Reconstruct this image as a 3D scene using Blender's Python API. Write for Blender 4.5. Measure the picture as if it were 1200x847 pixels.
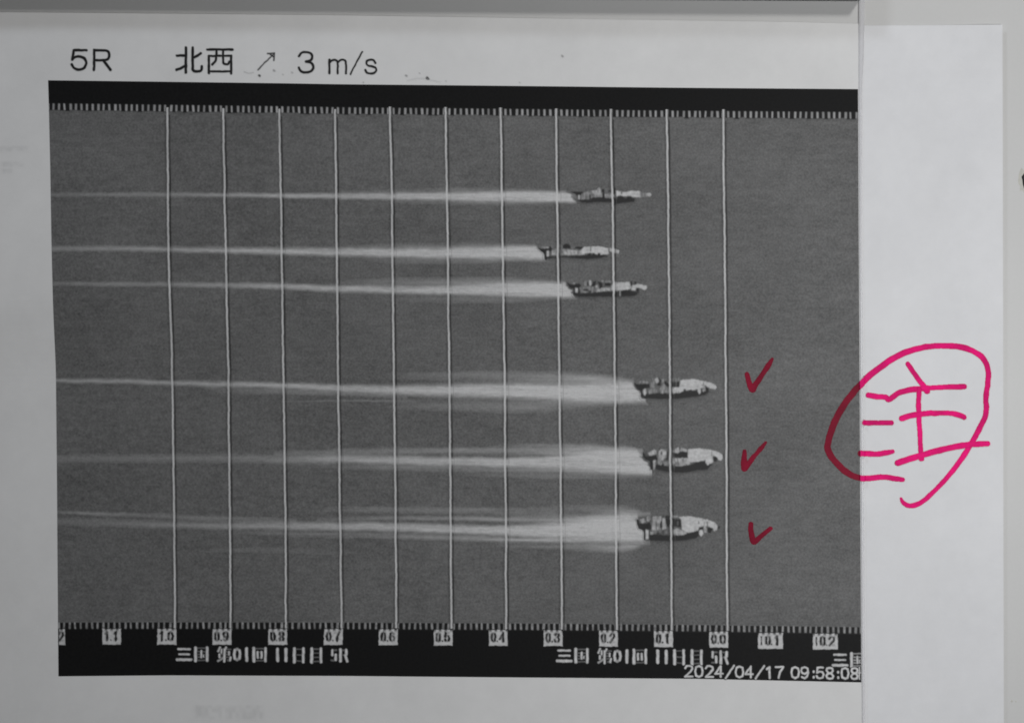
import bpy, math
import numpy as np
from mathutils import Vector

# ------------------------------------------------------------------ setup
for o in list(bpy.data.objects):
    bpy.data.objects.remove(o)
scene = bpy.context.scene
COL = scene.collection
S = 0.00025            # metres for one unit of the sheet layout (a quarter millimetre)
SY = S * 0.99894
ZC = 1.40              # height of the board's middle above the floor


def X(px): return (px - 600.0) * S
def Z(py): return ZC + (423.5 - py) * SY


# ------------------------------------------------------------------ camera
cam_d = bpy.data.cameras.new("camera")
cam = bpy.data.objects.new("camera", cam_d)
COL.objects.link(cam)
cam_d.sensor_width = 36.0
cam_d.lens = 60.0
DIST = 0.3 * 60.0 / 36.0
cam.location = (0.0, -DIST, ZC)
cam.rotation_euler = (math.radians(90), 0, 0)
cam_d.clip_start = 0.01
cam_d.clip_end = 50
scene.camera = cam

# ------------------------------------------------------------------ world
world = bpy.data.worlds.new("World")
scene.world = world
world.use_nodes = True
bg = world.node_tree.nodes["Background"]
bg.inputs[0].default_value = (0.97, 0.98, 1.0, 1)
bg.inputs[1].default_value = 0.035


# ------------------------------------------------------------------ lamps
def lamp(name, loc, target, size, power, colour, size_y=None):
    d = bpy.data.lights.new(name, 'AREA')
    d.energy = power
    d.color = colour
    d.size = size
    if size_y:
        d.shape = 'RECTANGLE'
        d.size_y = size_y
    o = bpy.data.objects.new(name, d)
    o.location = loc
    o.rotation_euler = (Vector(target) - Vector(loc)).to_track_quat('-Z', 'Y').to_euler()
    COL.objects.link(o)
    return o


# a lamp to the right of the board, and two ceiling lamps above it
lamp("side_lamp", (0.21, -0.364, ZC - 0.034), (0, 0, ZC), 0.10, 0.575, (0.985, 0.99, 1.0))
lamp("ceiling_lamp", (0.336, -0.494, ZC + 0.456), (0, 0, ZC), 0.09, 1.16, (1.0, 0.985, 0.965))
lamp("ceiling_lamp", (-0.404, -0.363, ZC + 0.807), (0, 0, ZC), 0.11, 1.50, (0.90, 0.96, 1.06))

scene.view_settings.view_transform = 'Standard'
scene.view_settings.look = 'None'
scene.view_settings.gamma = 1.0
scene.view_settings.exposure = 0.2
scene.view_settings.use_curve_mapping = False
scene.cycles.use_denoising = True
scene.cycles.filter_width = 1.8
scene.cycles.max_bounces = 4

# ------------------------------------------------------------------ noise helpers
rng = np.random.default_rng(7)


def smooth_noise(x, y, sx, sy, seed):
    """value noise in -1..1, features sx by sy layout units"""
    r = np.random.default_rng(seed)
    n = 256
    g = r.uniform(-1, 1, (n, n))
    u = np.asarray(x) / sx + 1000.37
    v = np.asarray(y) / sy + 1000.71
    iu = np.floor(u).astype(int)
    iv = np.floor(v).astype(int)
    fu = u - iu
    fv = v - iv
    fu = fu * fu * (3 - 2 * fu)
    fv = fv * fv * (3 - 2 * fv)
    a = g[iv % n, iu % n]
    b = g[iv % n, (iu + 1) % n]
    c = g[(iv + 1) % n, iu % n]
    d = g[(iv + 1) % n, (iu + 1) % n]
    return (a * (1 - fu) + b * fu) * (1 - fv) + (c * (1 - fu) + d * fu) * fv


def sstep(a, b, t):
    t = np.clip((np.asarray(t, float) - a) / (b - a), 0, 1)
    return t * t * (3 - 2 * t)


# ------------------------------------------------------------------ how the sheets lie (height off the board, metres)
def wave_printed(px, py):
    px = np.asarray(px, float)
    py = np.asarray(py, float)
    h = 0.00075 + 0.0010 * (1 - sstep(20, 420, px)) * sstep(90, 330, py)
    h = h + 0.00022 * np.sin(px / 210 + py / 330 + 0.6)
    h = h + 0.00013 * np.sin(py / 118 - px / 420 + 1.1)
    # a soft horizontal ripple near the left margin
    left = 1 - sstep(20, 420, px)
    h = h - 0.0015 * left * sstep(345, 450, py)
    h = h + 0.00055 * (1 - sstep(-150, 210, px)) * sstep(480, 860, py)
    h = h + 0.00010 * smooth_noise(px, py, 150, 120, 4)
    return h


def wave_blank(px, py):
    px = np.asarray(px, float)
    py = np.asarray(py, float)
    h = 0.00028 + 0.00075 * sstep(1090, 1175, px) + 0.00010 * np.sin(py / 160 + 0.4)
    return h


LAYER = 0.000014
THICK = 0.00012


# ------------------------------------------------------------------ materials
def new_mat(name):
    m = bpy.data.materials.new(name)
    m.use_nodes = True
    nt = m.node_tree
    b = nt.nodes["Principled BSDF"]
    return m, nt, b


def nnoise(nt, scale, detail=3.0, rough=0.55, stretch=(1, 1, 1), off=(0, 0, 0)):
    g = nt.nodes.new('ShaderNodeNewGeometry')
    mp = nt.nodes.new('ShaderNodeMapping')
    mp.inputs['Scale'].default_value = stretch
    mp.inputs['Location'].default_value = off
    nt.links.new(g.outputs['Position'], mp.inputs['Vector'])
    n = nt.nodes.new('ShaderNodeTexNoise')
    n.inputs['Scale'].default_value = scale
    n.inputs['Detail'].default_value = detail
    n.inputs['Roughness'].default_value = rough
    nt.links.new(mp.outputs['Vector'], n.inputs['Vector'])
    return n.outputs['Fac']


def nmath(nt, op, a, b=None):
    n = nt.nodes.new('ShaderNodeMath')
    n.operation = op
    for i, v in enumerate((a, b)):
        if v is None:
            continue
        if isinstance(v, (int, float)):
            n.inputs[i].default_value = v
        else:
            nt.links.new(v, n.inputs[i])
    return n.outputs[0]


def nmix(nt, fac, a, b):
    n = nt.nodes.new('ShaderNodeMix')
    n.data_type = 'RGBA'
    for sock, v in ((n.inputs[0], fac), (n.inputs[6], a), (n.inputs[7], b)):
        if isinstance(v, (int, float)):
            sock.default_value = v
        elif isinstance(v, tuple):
            sock.default_value = v
        else:
            nt.links.new(v, sock)
    return n.outputs[2]


def nscale(nt, colour, fac):
    """multiply a colour by a scalar socket"""
    n = nt.nodes.new('ShaderNodeVectorMath')
    n.operation = 'SCALE'
    if isinstance(colour, tuple):
        n.inputs[0].default_value = colour[:3]
    else:
        nt.links.new(colour, n.inputs[0])
    nt.links.new(fac, n.inputs['Scale'])
    return n.outputs[0]


def paper_colour(nt, base):
    grain = nnoise(nt, 2600, 2)
    blot = nnoise(nt, 38, 5, 0.65)
    fib = nnoise(nt, 260, 3, 0.6)
    f = nmath(nt, 'ADD', nmath(nt, 'MULTIPLY', grain, 0.05), nmath(nt, 'MULTIPLY', blot, 0.22))
    f = nmath(nt, 'ADD', f, nmath(nt, 'MULTIPLY', fib, 0.06))
    f = nmath(nt, 'ADD', f, 0.84)
    return nscale(nt, base, f)


def water_colour(nt):
    grain = nnoise(nt, 1500, 2, 0.7)
    weave = nnoise(nt, 520, 3, 0.65, (0.55, 1, 1.2))
    rows = nnoise(nt, 420, 3, 0.6, (0.08, 1, 1.6), (3, 0, 1))
    blot = nnoise(nt, 40, 3, 0.5, (0.8, 1, 1), (1, 2, 0))
    f = nmath(nt, 'ADD', nmath(nt, 'MULTIPLY', nmath(nt, 'SUBTRACT', grain, 0.5), 1.15),
              nmath(nt, 'MULTIPLY', nmath(nt, 'SUBTRACT', weave, 0.5), 0.62))
    f = nmath(nt, 'ADD', f, nmath(nt, 'MULTIPLY', nmath(nt, 'SUBTRACT', rows, 0.5), 0.20))
    f = nmath(nt, 'ADD', f, nmath(nt, 'MULTIPLY', nmath(nt, 'SUBTRACT', blot, 0.5), 0.55))
    f = nmath(nt, 'ADD', f, 1.0)
    return nscale(nt, (0.150, 0.150, 0.149), f)


def band_colour(nt):
    grain = nnoise(nt, 1500, 2, 0.6)
    f = nmath(nt, 'ADD', nmath(nt, 'MULTIPLY', grain, 0.8), 0.6)
    return nscale(nt, (0.0108, 0.0108, 0.0110), f)


def surface(name, under, ink=False, rough=0.6, spec=0.25, bump=0.0):
    m, nt, b = new_mat(name)
    col = under(nt)
    if ink:
        at = nt.nodes.new('ShaderNodeAttribute')
        at.attribute_name = 'ink'
        grain = nnoise(nt, 1900, 2, 0.7)
        g = nmath(nt, 'ADD', nmath(nt, 'MULTIPLY', grain, 0.30), 0.85)
        col = nmix(nt, at.outputs['Alpha'], col, nscale(nt, at.outputs['Color'], g))
    nt.links.new(col, b.inputs['Base Color'])
    b.inputs['Roughness'].default_value = rough
    b.inputs['Specular IOR Level'].default_value = spec
    if bump:
        bp = nt.nodes.new('ShaderNodeBump')
        bp.inputs['Strength'].default_value = bump
        bp.inputs['Distance'].default_value = 0.0002
        nt.links.new(nnoise(nt, 900, 4, 0.6), bp.inputs['Height'])
        nt.links.new(bp.outputs['Normal'], b.inputs['Normal'])
    return m


def ink_colour(nt):
    at = nt.nodes.new('ShaderNodeAttribute')
    at.attribute_name = 'ink'
    return nscale(nt, at.outputs['Color'], nmath(nt, 'ADD', nmath(nt, 'MULTIPLY', nnoise(nt, 900, 3, 0.6), 0.3), 0.85))


PAPER = (0.785, 0.785, 0.78)
M = {}
M['paper'] = surface('printed_paper', lambda nt: paper_colour(nt, PAPER), False, 0.55, 0.25, 0.06)
M['paper_ink'] = surface('ink_on_paper', lambda nt: paper_colour(nt, PAPER), True, 0.55, 0.25, 0.06)
M['blank'] = surface('plain_paper', lambda nt: paper_colour(nt, (0.80, 0.805, 0.82)), False, 0.5, 0.25, 0.05)
M['water'] = surface('printed_water', water_colour, False, 0.55, 0.2)
M['water_ink'] = surface('print_on_water', water_colour, True, 0.55, 0.2)
M['band'] = surface('printed_black', band_colour, False, 0.5, 0.12)
M['band_ink'] = surface('print_on_black', band_colour, True, 0.5, 0.12)
M['marker'] = surface('red_marker_ink', ink_colour, False, 0.5, 0.08)


def board_colour(nt):
    blot = nnoise(nt, 22, 4, 0.6)
    grain = nnoise(nt, 1200, 2)
    f = nmath(nt, 'ADD', nmath(nt, 'MULTIPLY', blot, 0.12), nmath(nt, 'MULTIPLY', grain, 0.05))
    return nscale(nt, (0.655, 0.655, 0.645), nmath(nt, 'ADD', f, 0.915))


M['board'] = surface('painted_board', board_colour, False, 0.45, 0.35, 0.08)


def plain(name, col, rough, spec=0.4):
    return surface(name, lambda nt: nscale(nt, col, nmath(nt, 'ADD', nmath(nt, 'MULTIPLY', nnoise(nt, 700, 3), 0.3), 0.85)),
                   False, rough, spec)


M['rail'] = plain('dark_rail', (0.12, 0.12, 0.12), 0.5)
M['chip'] = plain('dark_chip', (0.012, 0.014, 0.012), 0.6)
M['rust'] = plain('rust_stain', (0.60, 0.595, 0.54), 0.8)

ms, nt, b = new_mat('clear_plastic')
b.inputs['Base Color'].default_value = (0.9, 0.9, 0.92, 1)
b.inputs['Roughness'].default_value = 0.3
tr = nt.nodes.new('ShaderNodeBsdfTransparent')
mx = nt.nodes.new('ShaderNodeMixShader')
fz = nmath(nt, 'ADD', nmath(nt, 'MULTIPLY', nnoise(nt, 60, 3, 0.5, (1, 1, 0.6)), 0.5), 0.25)
nt.links.new(fz, mx.inputs[0])
nt.links.new(tr.outputs[0], mx.inputs[1])
nt.links.new(b.outputs[0], mx.inputs[2])
nt.links.new(mx.outputs[0], nt.nodes['Material Output'].inputs['Surface'])
M['plastic'] = ms


# ------------------------------------------------------------------ object helpers
def tag(o, label=None, cat=None, group=None, kind=None):
    if label: o['label'] = label
    if cat: o['category'] = cat
    if group: o['group'] = group
    if kind: o['kind'] = kind
    return o


def empty(name, px, py, h=0.0):
    o = bpy.data.objects.new(name, None)
    o.empty_display_size = 0.01
    o.location = (X(px), -h, Z(py))
    COL.objects.link(o)
    return o


def link(name, verts, faces, mat, parent=None, inks=None):
    me = bpy.data.meshes.new(name)
    me.from_pydata([tuple(v) for v in verts], [], [tuple(f) for f in faces])
    me.update()
    if inks is not None:
        at = me.color_attributes.new('ink', 'FLOAT_COLOR', 'POINT')
        at.data.foreach_set('color', np.asarray(inks, np.float32).ravel())
    me.materials.append(mat)
    o = bpy.data.objects.new(name, me)
    COL.objects.link(o)
    if parent is not None:
        o.parent = parent
        loc = parent.location
        pp = parent.parent
        while pp is not None:
            loc = loc + pp.location
            pp = pp.parent
        o.matrix_parent_inverse.identity()
        o.location = -loc
    return o


def sheet_mesh(gx, gy, hfun, layer, thick):
    """front grid, sides and back; gx, gy = 2-D arrays of layout coordinates"""
    ny, nx = gx.shape
    h = hfun(gx, gy) + layer
    front = np.stack([X(gx), -h, Z(gy)], -1).reshape(-1, 3)
    idx = np.arange(ny * nx).reshape(ny, nx)
    f = np.stack([idx[:-1, :-1], idx[1:, :-1], idx[1:, 1:], idx[:-1, 1:]], -1).reshape(-1, 4)
    faces = f.tolist()
    verts = front.tolist()
    if thick > 0:
        back = np.stack([X(gx), -(h - thick), Z(gy)], -1).reshape(-1, 3)
        n = len(verts)
        verts += back.tolist()
        faces += (f[:, ::-1] + n).tolist()
        ring = list(idx[0, :]) + list(idx[1:, -1]) + list(idx[-1, -2::-1]) + list(idx[-2:0:-1, 0])
        for a, c in zip(ring, ring[1:] + ring[:1]):
            faces.append((a, c, c + n, a + n))
    return verts, faces


def patch(name, x0, x1, y0, y1, sx, sy, fun, mat, parent, layer, hfun=wave_printed, thr=0.03, skew=None):
    """a printed mark: a fine sheet of cells, kept where the ink covers; fun -> (r, g, b, cover)"""
    nx = max(2, int(math.ceil((x1 - x0) / sx)) + 1)
    ny = max(2, int(math.ceil((y1 - y0) / sy)) + 1)
    gx, gy = np.meshgrid(np.linspace(x0, x1, nx), np.linspace(y0, y1, ny))
    if skew is not None:
        gx, gy = skew(gx, gy)
    ink = fun(gx, gy)
    a = ink[..., 3]
    cell = np.maximum.reduce([a[:-1, :-1], a[1:, :-1], a[1:, 1:], a[:-1, 1:]]) > thr
    idx = np.arange(nx * ny).reshape(ny, nx)
    f = np.stack([idx[:-1, :-1], idx[1:, :-1], idx[1:, 1:], idx[:-1, 1:]], -1)[cell]
    used = np.unique(f)
    remap = -np.ones(nx * ny, int)
    remap[used] = np.arange(len(used))
    h = hfun(gx, gy) + layer * LAYER
    v = np.stack([X(gx), -h, Z(gy)], -1).reshape(-1, 3)[used]
    return link(name, v.tolist(), remap[f].tolist(), mat, parent, ink.reshape(-1, 4)[used])


def grey(v, a):
    v = np.asarray(v, float) + 0 * a
    return np.stack([v, v, v, np.clip(a, 0, 1)], -1)


def seg_dist(gx, gy, p, q):
    px, py = p[0], p[1]
    dx, dy = q[0] - px, q[1] - py
    L = dx * dx + dy * dy + 1e-9
    t = np.clip(((gx - px) * dx + (gy - py) * dy) / L, 0, 1)
    return np.hypot(gx - px - t * dx, gy - py - t * dy), t


def curve(pts, n=10, closed=False):
    """Catmull-Rom through points of any dimension"""
    P = [np.array(p, float) for p in pts]
    out = []
    for i in range(len(P) - 1):
        p0 = P[max(i - 1, 0)]; p1 = P[i]; p2 = P[i + 1]; p3 = P[min(i + 2, len(P) - 1)]
        for k in range(n):
            t = k / n
            out.append(0.5 * ((2 * p1) + (-p0 + p2) * t + (2 * p0 - 5 * p1 + 4 * p2 - p3) * t * t
                              + (-p0 + 3 * p1 - 3 * p2 + p3) * t ** 3))
    out.append(P[-1])
    return out


def strokes_cover(gx, gy, strokes, soft=0.55, smear=0.0):
    """strokes: list of (points, width) -> soft coverage"""
    cov = np.zeros_like(gx)
    for pts, w0 in strokes:            # a negative width marks a stroke the scan did not smear
        w = abs(w0)
        xs = [p[0] for p in pts]; ys = [p[1] for p in pts]
        m = w + 2
        box = (gx > min(xs) - m) & (gx < max(xs) + m) & (gy > min(ys) - m) & (gy < max(ys) + m)
        if not box.any():
            continue
        bx = gx[box]; by = gy[box]
        c = np.zeros_like(bx)
        for p, q in zip(pts[:-1], pts[1:]):
            d, t = seg_dist(bx, by, p, q)
            up = abs(q[1] - p[1]) / (math.hypot(q[0] - p[0], q[1] - p[1]) + 1e-6)
            k = 1 - smear * (1 - up) * (0 if w0 < 0 else 1)
            c = np.maximum(c, k * (1 - sstep(w / 2 - soft, w / 2 + soft, d)))
        cov[box] = np.maximum(cov[box], c)
    return cov


# ------------------------------------------------------------------ the board
bx0, bx1, by0, by1 = -900, 1700, -700, 1400
verts, faces = sheet_mesh(*np.meshgrid(np.linspace(bx0, bx1, 9), np.linspace(by0, by1, 9)), lambda x, y: 0 * x, 0.0, 0.012)
board = link('wall', verts, faces, M['board'])
tag(board, 'pale grey painted wall board behind the paper sheets', 'wall', kind='structure')


def blob(cx, cy, rx, ry, seed, n=22, rough=0.3):
    r = np.random.default_rng(seed)
    out = []
    for k in range(n):
        a = 2 * math.pi * k / n
        s = 1 + rough * (r.uniform() - 0.5) * 2
        out.append((cx + rx * s * math.cos(a), cy + ry * s * math.sin(a)))
    return out


def relief(name, outline, h0, h1, mat, parent=None):
    """a flat chip with a slightly domed top standing on the board"""
    n = len(outline)
    cx = sum(p[0] for p in outline) / n
    cy = sum(p[1] for p in outline) / n
    v = [(X(p[0]), -h0, Z(p[1])) for p in outline]
    v += [(X(cx + (p[0] - cx) * 0.8), -h1, Z(cy + (p[1] - cy) * 0.8)) for p in outline]
    v += [(X(cx), -h1 * 1.1, Z(cy))]
    f = [(i, n + i, n + (i + 1) % n, (i + 1) % n) for i in range(n)]
    f += [(n + i, 2 * n, n + (i + 1) % n) for i in range(n)]
    return link(name, v, f, mat, parent)


relief('rust_stain', blob(1201, 212, 8, 14, 3, rough=0.25), 0.00001, 0.00004, M['rust'], board)
relief('dark_chip', [(1197, 207), (1200, 203), (1208, 204), (1212, 212), (1207, 221), (1200, 221), (1198.6, 216), (1198, 211)],
       0.00004, 0.0003, M['chip'], board)
for sx_, sy_, r_ in ((1185.6, 821.5, 1.3), (1190.5, 821.8, 0.9)):
    relief('rust_speck', blob(sx_, sy_, r_, r_, int(sx_), 10), 0.00001, 0.00005, M['rust'], board)

# ------------------------------------------------------------------ the rail along the top
rail = empty('rail', 300, -20)
tag(rail, 'dark grey rail ending above the right edge of the printed sheet', 'rail')


def bar(name, xa, xb, ya_l, ya_r, yb_l, yb_r, h0, h1, mat, parent, bev=1.2):
    """a bevelled bar with slanted long edges; ya = top edge, yb = bottom edge at left/right end"""
    v = []
    for (px, t, bo) in ((xa, ya_l, yb_l), (xb, ya_r, yb_r)):
        sgn = 1 if px == xa else -1
        hb = bev * S
        prof = [(t, h0), (t, h1 - hb), (t + bev, h1), (bo - bev, h1), (bo, h1 - hb), (bo, h0)]
        for (py, h) in prof:
            v.append((X(px), -h, Z(py)))
    n = 6
    f = [(i, (i + 1) % n, n + (i + 1) % n, n + i) for i in range(n)]
    f += [tuple(range(n))[::-1], tuple(range(n, 2 * n))]
    return link(name, v, f, mat, parent)


bar('channel', -700, 1004, -60, -50, -8.5, 1.6, 0.0003, 0.0062, M['rail'], rail)
bar('end_cap', 1004, 1007, -61, -51, 0.9, 0.9, 0.0003, 0.0064, M['rail'], rail)

# ------------------------------------------------------------------ plain sheet
blank = empty('paper_sheet', 1090, 860)
tag(blank, 'plain white paper sheet on the right of the printed sheet', 'paper')
nx, ny = 40, 90
u, v = np.meshgrid(np.linspace(0, 1, nx), np.linspace(0, 1, ny))
gx = 780 + u * (1173.5 - 780) + 1.8 * v * u
gy = 30.0 + v * (905 - 30) + 0.3 * np.sin(u * 5)
verts, faces = sheet_mesh(gx, gy, wave_blank, 0.0, THICK)
link('page', verts, faces, M['blank'], blank)

# ------------------------------------------------------------------ printed sheet
sheet = empty('printed_sheet', 400, 850)
tag(sheet, 'white printed sheet with a large grey boat race photograph and black headings', 'printout')

TOPX = [-181, 0, 400, 930, 1006]
TOPY = [12.5, 15.0, 18.5, 26.0, 28.0]
RX_Y = [28, 105, 282, 564, 798, 860]
RX_X = [1005.6, 1005.9, 1006.4, 1008.0, 1009.3, 1009.6]
nx, ny = 150, 106
u, v = np.meshgrid(np.linspace(0, 1, nx), np.linspace(0, 1, ny))
gy0 = 20 + v * (858 - 20)
xr = np.interp(gy0, RX_Y, RX_X)
gx = -181 + u * (xr + 181)
topy = np.interp(gx, TOPX, TOPY)
gy = topy + v * (858 - topy)
verts, faces = sheet_mesh(gx, gy, wave_printed, 0.0, THICK)
link('page', verts, faces, M['paper'], sheet)

# ---- the photograph's outline on the sheet
L_Y = [95, 120, 200, 282, 430, 564, 792]
L_X = [57.6, 58.4, 60.6, 62.3, 65.8, 67.2, 69.0]
T_X = [58, 333, 400, 667, 800, 1005]
T_Y = [94.8, 98.2, 99.3, 101.7, 103.2, 104.8]
B_X = [69, 200, 400, 620, 820, 1008]
B_Y = [792.0, 790.8, 791.4, 793.2, 794.6, 798.8]
R_Y = [105, 282, 564, 798]
R_X = [1005.0, 1005.7, 1007.4, 1008.7]


def left_x(y): return np.interp(y, L_Y, L_X)
def right_x(y): return np.interp(y, R_Y, R_X)
def top_y(x): return np.interp(x, T_X, T_Y)
def bot_y(x): return np.interp(x, B_X, B_Y)


WT = 35.0                                  # depth of the black band with its ticks


def water_bottom(x): return np.interp(x, [69, 200, 400, 620, 820, 1008], [728.3, 728.0, 728.3, 729.3, 731.0, 733.5])


def quad_region(ytop, ybot, nx, ny):
    u, v = np.meshgrid(np.linspace(0, 1, nx), np.linspace(0, 1, ny))
    gy = 100 + v * 695
    gx = left_x(gy) + u * (right_x(gy) - left_x(gy))
    for _ in range(3):
        gy = ytop(gx) + v * (ybot(gx) - ytop(gx))
        gx = left_x(gy) + u * (right_x(gy) - left_x(gy))
    return gx, gy


gx, gy = quad_region(lambda x: top_y(x) + 27, lambda x: water_bottom(x) + 8, 130, 90)
verts, faces = sheet_mesh(gx, gy, wave_printed, LAYER, 0)
photo = link('photograph', verts, faces, M['water'], sheet)


def sub(name, x0, x1, y0, y1, sx, sy, fun, mat, layer, **k):
    return patch(name, x0, x1, y0, y1, sx, sy, fun, mat, photo, layer, **k)


# ---- black bands with their tick scales
TICK = 6.52


def tick_pos(i, top):
    return (64.2 if top else 75.6) + i * TICK


def tick_field(gx, gy, yt, top, depth):
    """white teeth of uneven strength"""
    x0 = 64.2 if top else 69.6 + 6.2
    k = np.round((gx - x0) / TICK)
    jit = smooth_noise(k * 7.3, 0 * k, 1.0, 1.0, 11 if top else 12)
    lean = 0.6 * smooth_noise(k * 3.1, 0 * k, 1.0, 1.0, 15)
    t = np.clip((gy - yt) / depth, 0, 1)
    d = np.abs(gx - (x0 + k * TICK + 0.75 * jit + 1.5 * lean * (t - 0.5)))
    w = 1.15 + 0.35 * jit
    strength = 0.80 + 0.30 * smooth_noise(k * 5.7, 0 * k, 1.0, 1.0, 13)
    return (1 - sstep(w - 0.8, w + 0.8, d)) * strength * sstep(yt - 0.5, yt + 1.2, gy) * (1 - sstep(yt + depth - 1.6, yt + depth + 0.4, gy))


def region_patch(name, ytop, ybot, nx, ny, fun, mat, layer, parent):
    gx, gy = quad_region(ytop, ybot, nx, ny)
    ink = fun(gx, gy)
    idx = np.arange(nx * ny).reshape(ny, nx)
    f = np.stack([idx[:-1, :-1], idx[1:, :-1], idx[1:, 1:], idx[:-1, 1:]], -1).reshape(-1, 4)
    h = wave_printed(gx, gy) + layer * LAYER
    v = np.stack([X(gx), -h, Z(gy)], -1).reshape(-1, 3)
    return link(name, v.tolist(), f.tolist(), mat, parent, ink.reshape(-1, 4))


def top_ticks(gx, gy):
    yt = top_y(gx) + 26.8
    t = tick_field(gx, gy, yt, True, 8.6)
    return grey(0.46, t)


def top_band_plain(gx, gy):
    return grey(0.02, 0 * gx)


def teeth_top(gx, gy):
    """lower fringe of the band: black teeth between white ticks, fading into the water"""
    yt = top_y(gx) + 26.8
    t = tick_field(gx, gy, yt, True, 8.6)
    k = np.round((gx - 64.2 - TICK / 2) / TICK)
    depth = 8.3 + 1.3 * smooth_noise(k * 2.9, 0 * k, 1, 1, 21)
    dark = 1 - sstep(depth - 1.3, depth + 1.0, gy - yt)
    v = np.where(t > 0.02, 0.0105 + (0.46 - 0.0105) * t, 0.0105)
    return grey(v, np.maximum(dark, t))


region_patch('black_band', top_y, lambda x: top_y(x) + 28, 60, 4, top_band_plain, M['band_ink'], 2, photo)
region_patch('tick_scale', lambda x: top_y(x) + 26.4, lambda x: top_y(x) + 37.5, 1500, 16, teeth_top, M['water_ink'], 3, photo)


def teeth_bottom(gx, gy):
    yt = water_bottom(gx)
    t = tick_field(gx, gy, yt - 0.3, False, 9.0)
    line = (1 - sstep(0.2, 1.3, np.abs(gy - yt + 0.3))) * (0.62 + 0.25 * smooth_noise(gx, gy * 0, 3.1, 1, 31))
    t = np.maximum(t, line * 0.75)
    dark = sstep(-0.3, 1.6, gy - yt)
    t = t * (0.85 + 0.3 * smooth_noise(gx, gy, 2.2, 3, 33))
    v = 0.0105 + (0.42 - 0.0105) * np.clip(t, 0, 1)
    return grey(v, np.maximum(dark, t))


region_patch('black_band', lambda x: water_bottom(x) + 7.5, bot_y, 60, 12, top_band_plain, M['band_ink'], 2, photo)
region_patch('tick_scale', lambda x: water_bottom(x) - 2.0, lambda x: water_bottom(x) + 9.6, 1500, 17, teeth_bottom, M['water_ink'], 3, photo)

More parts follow.
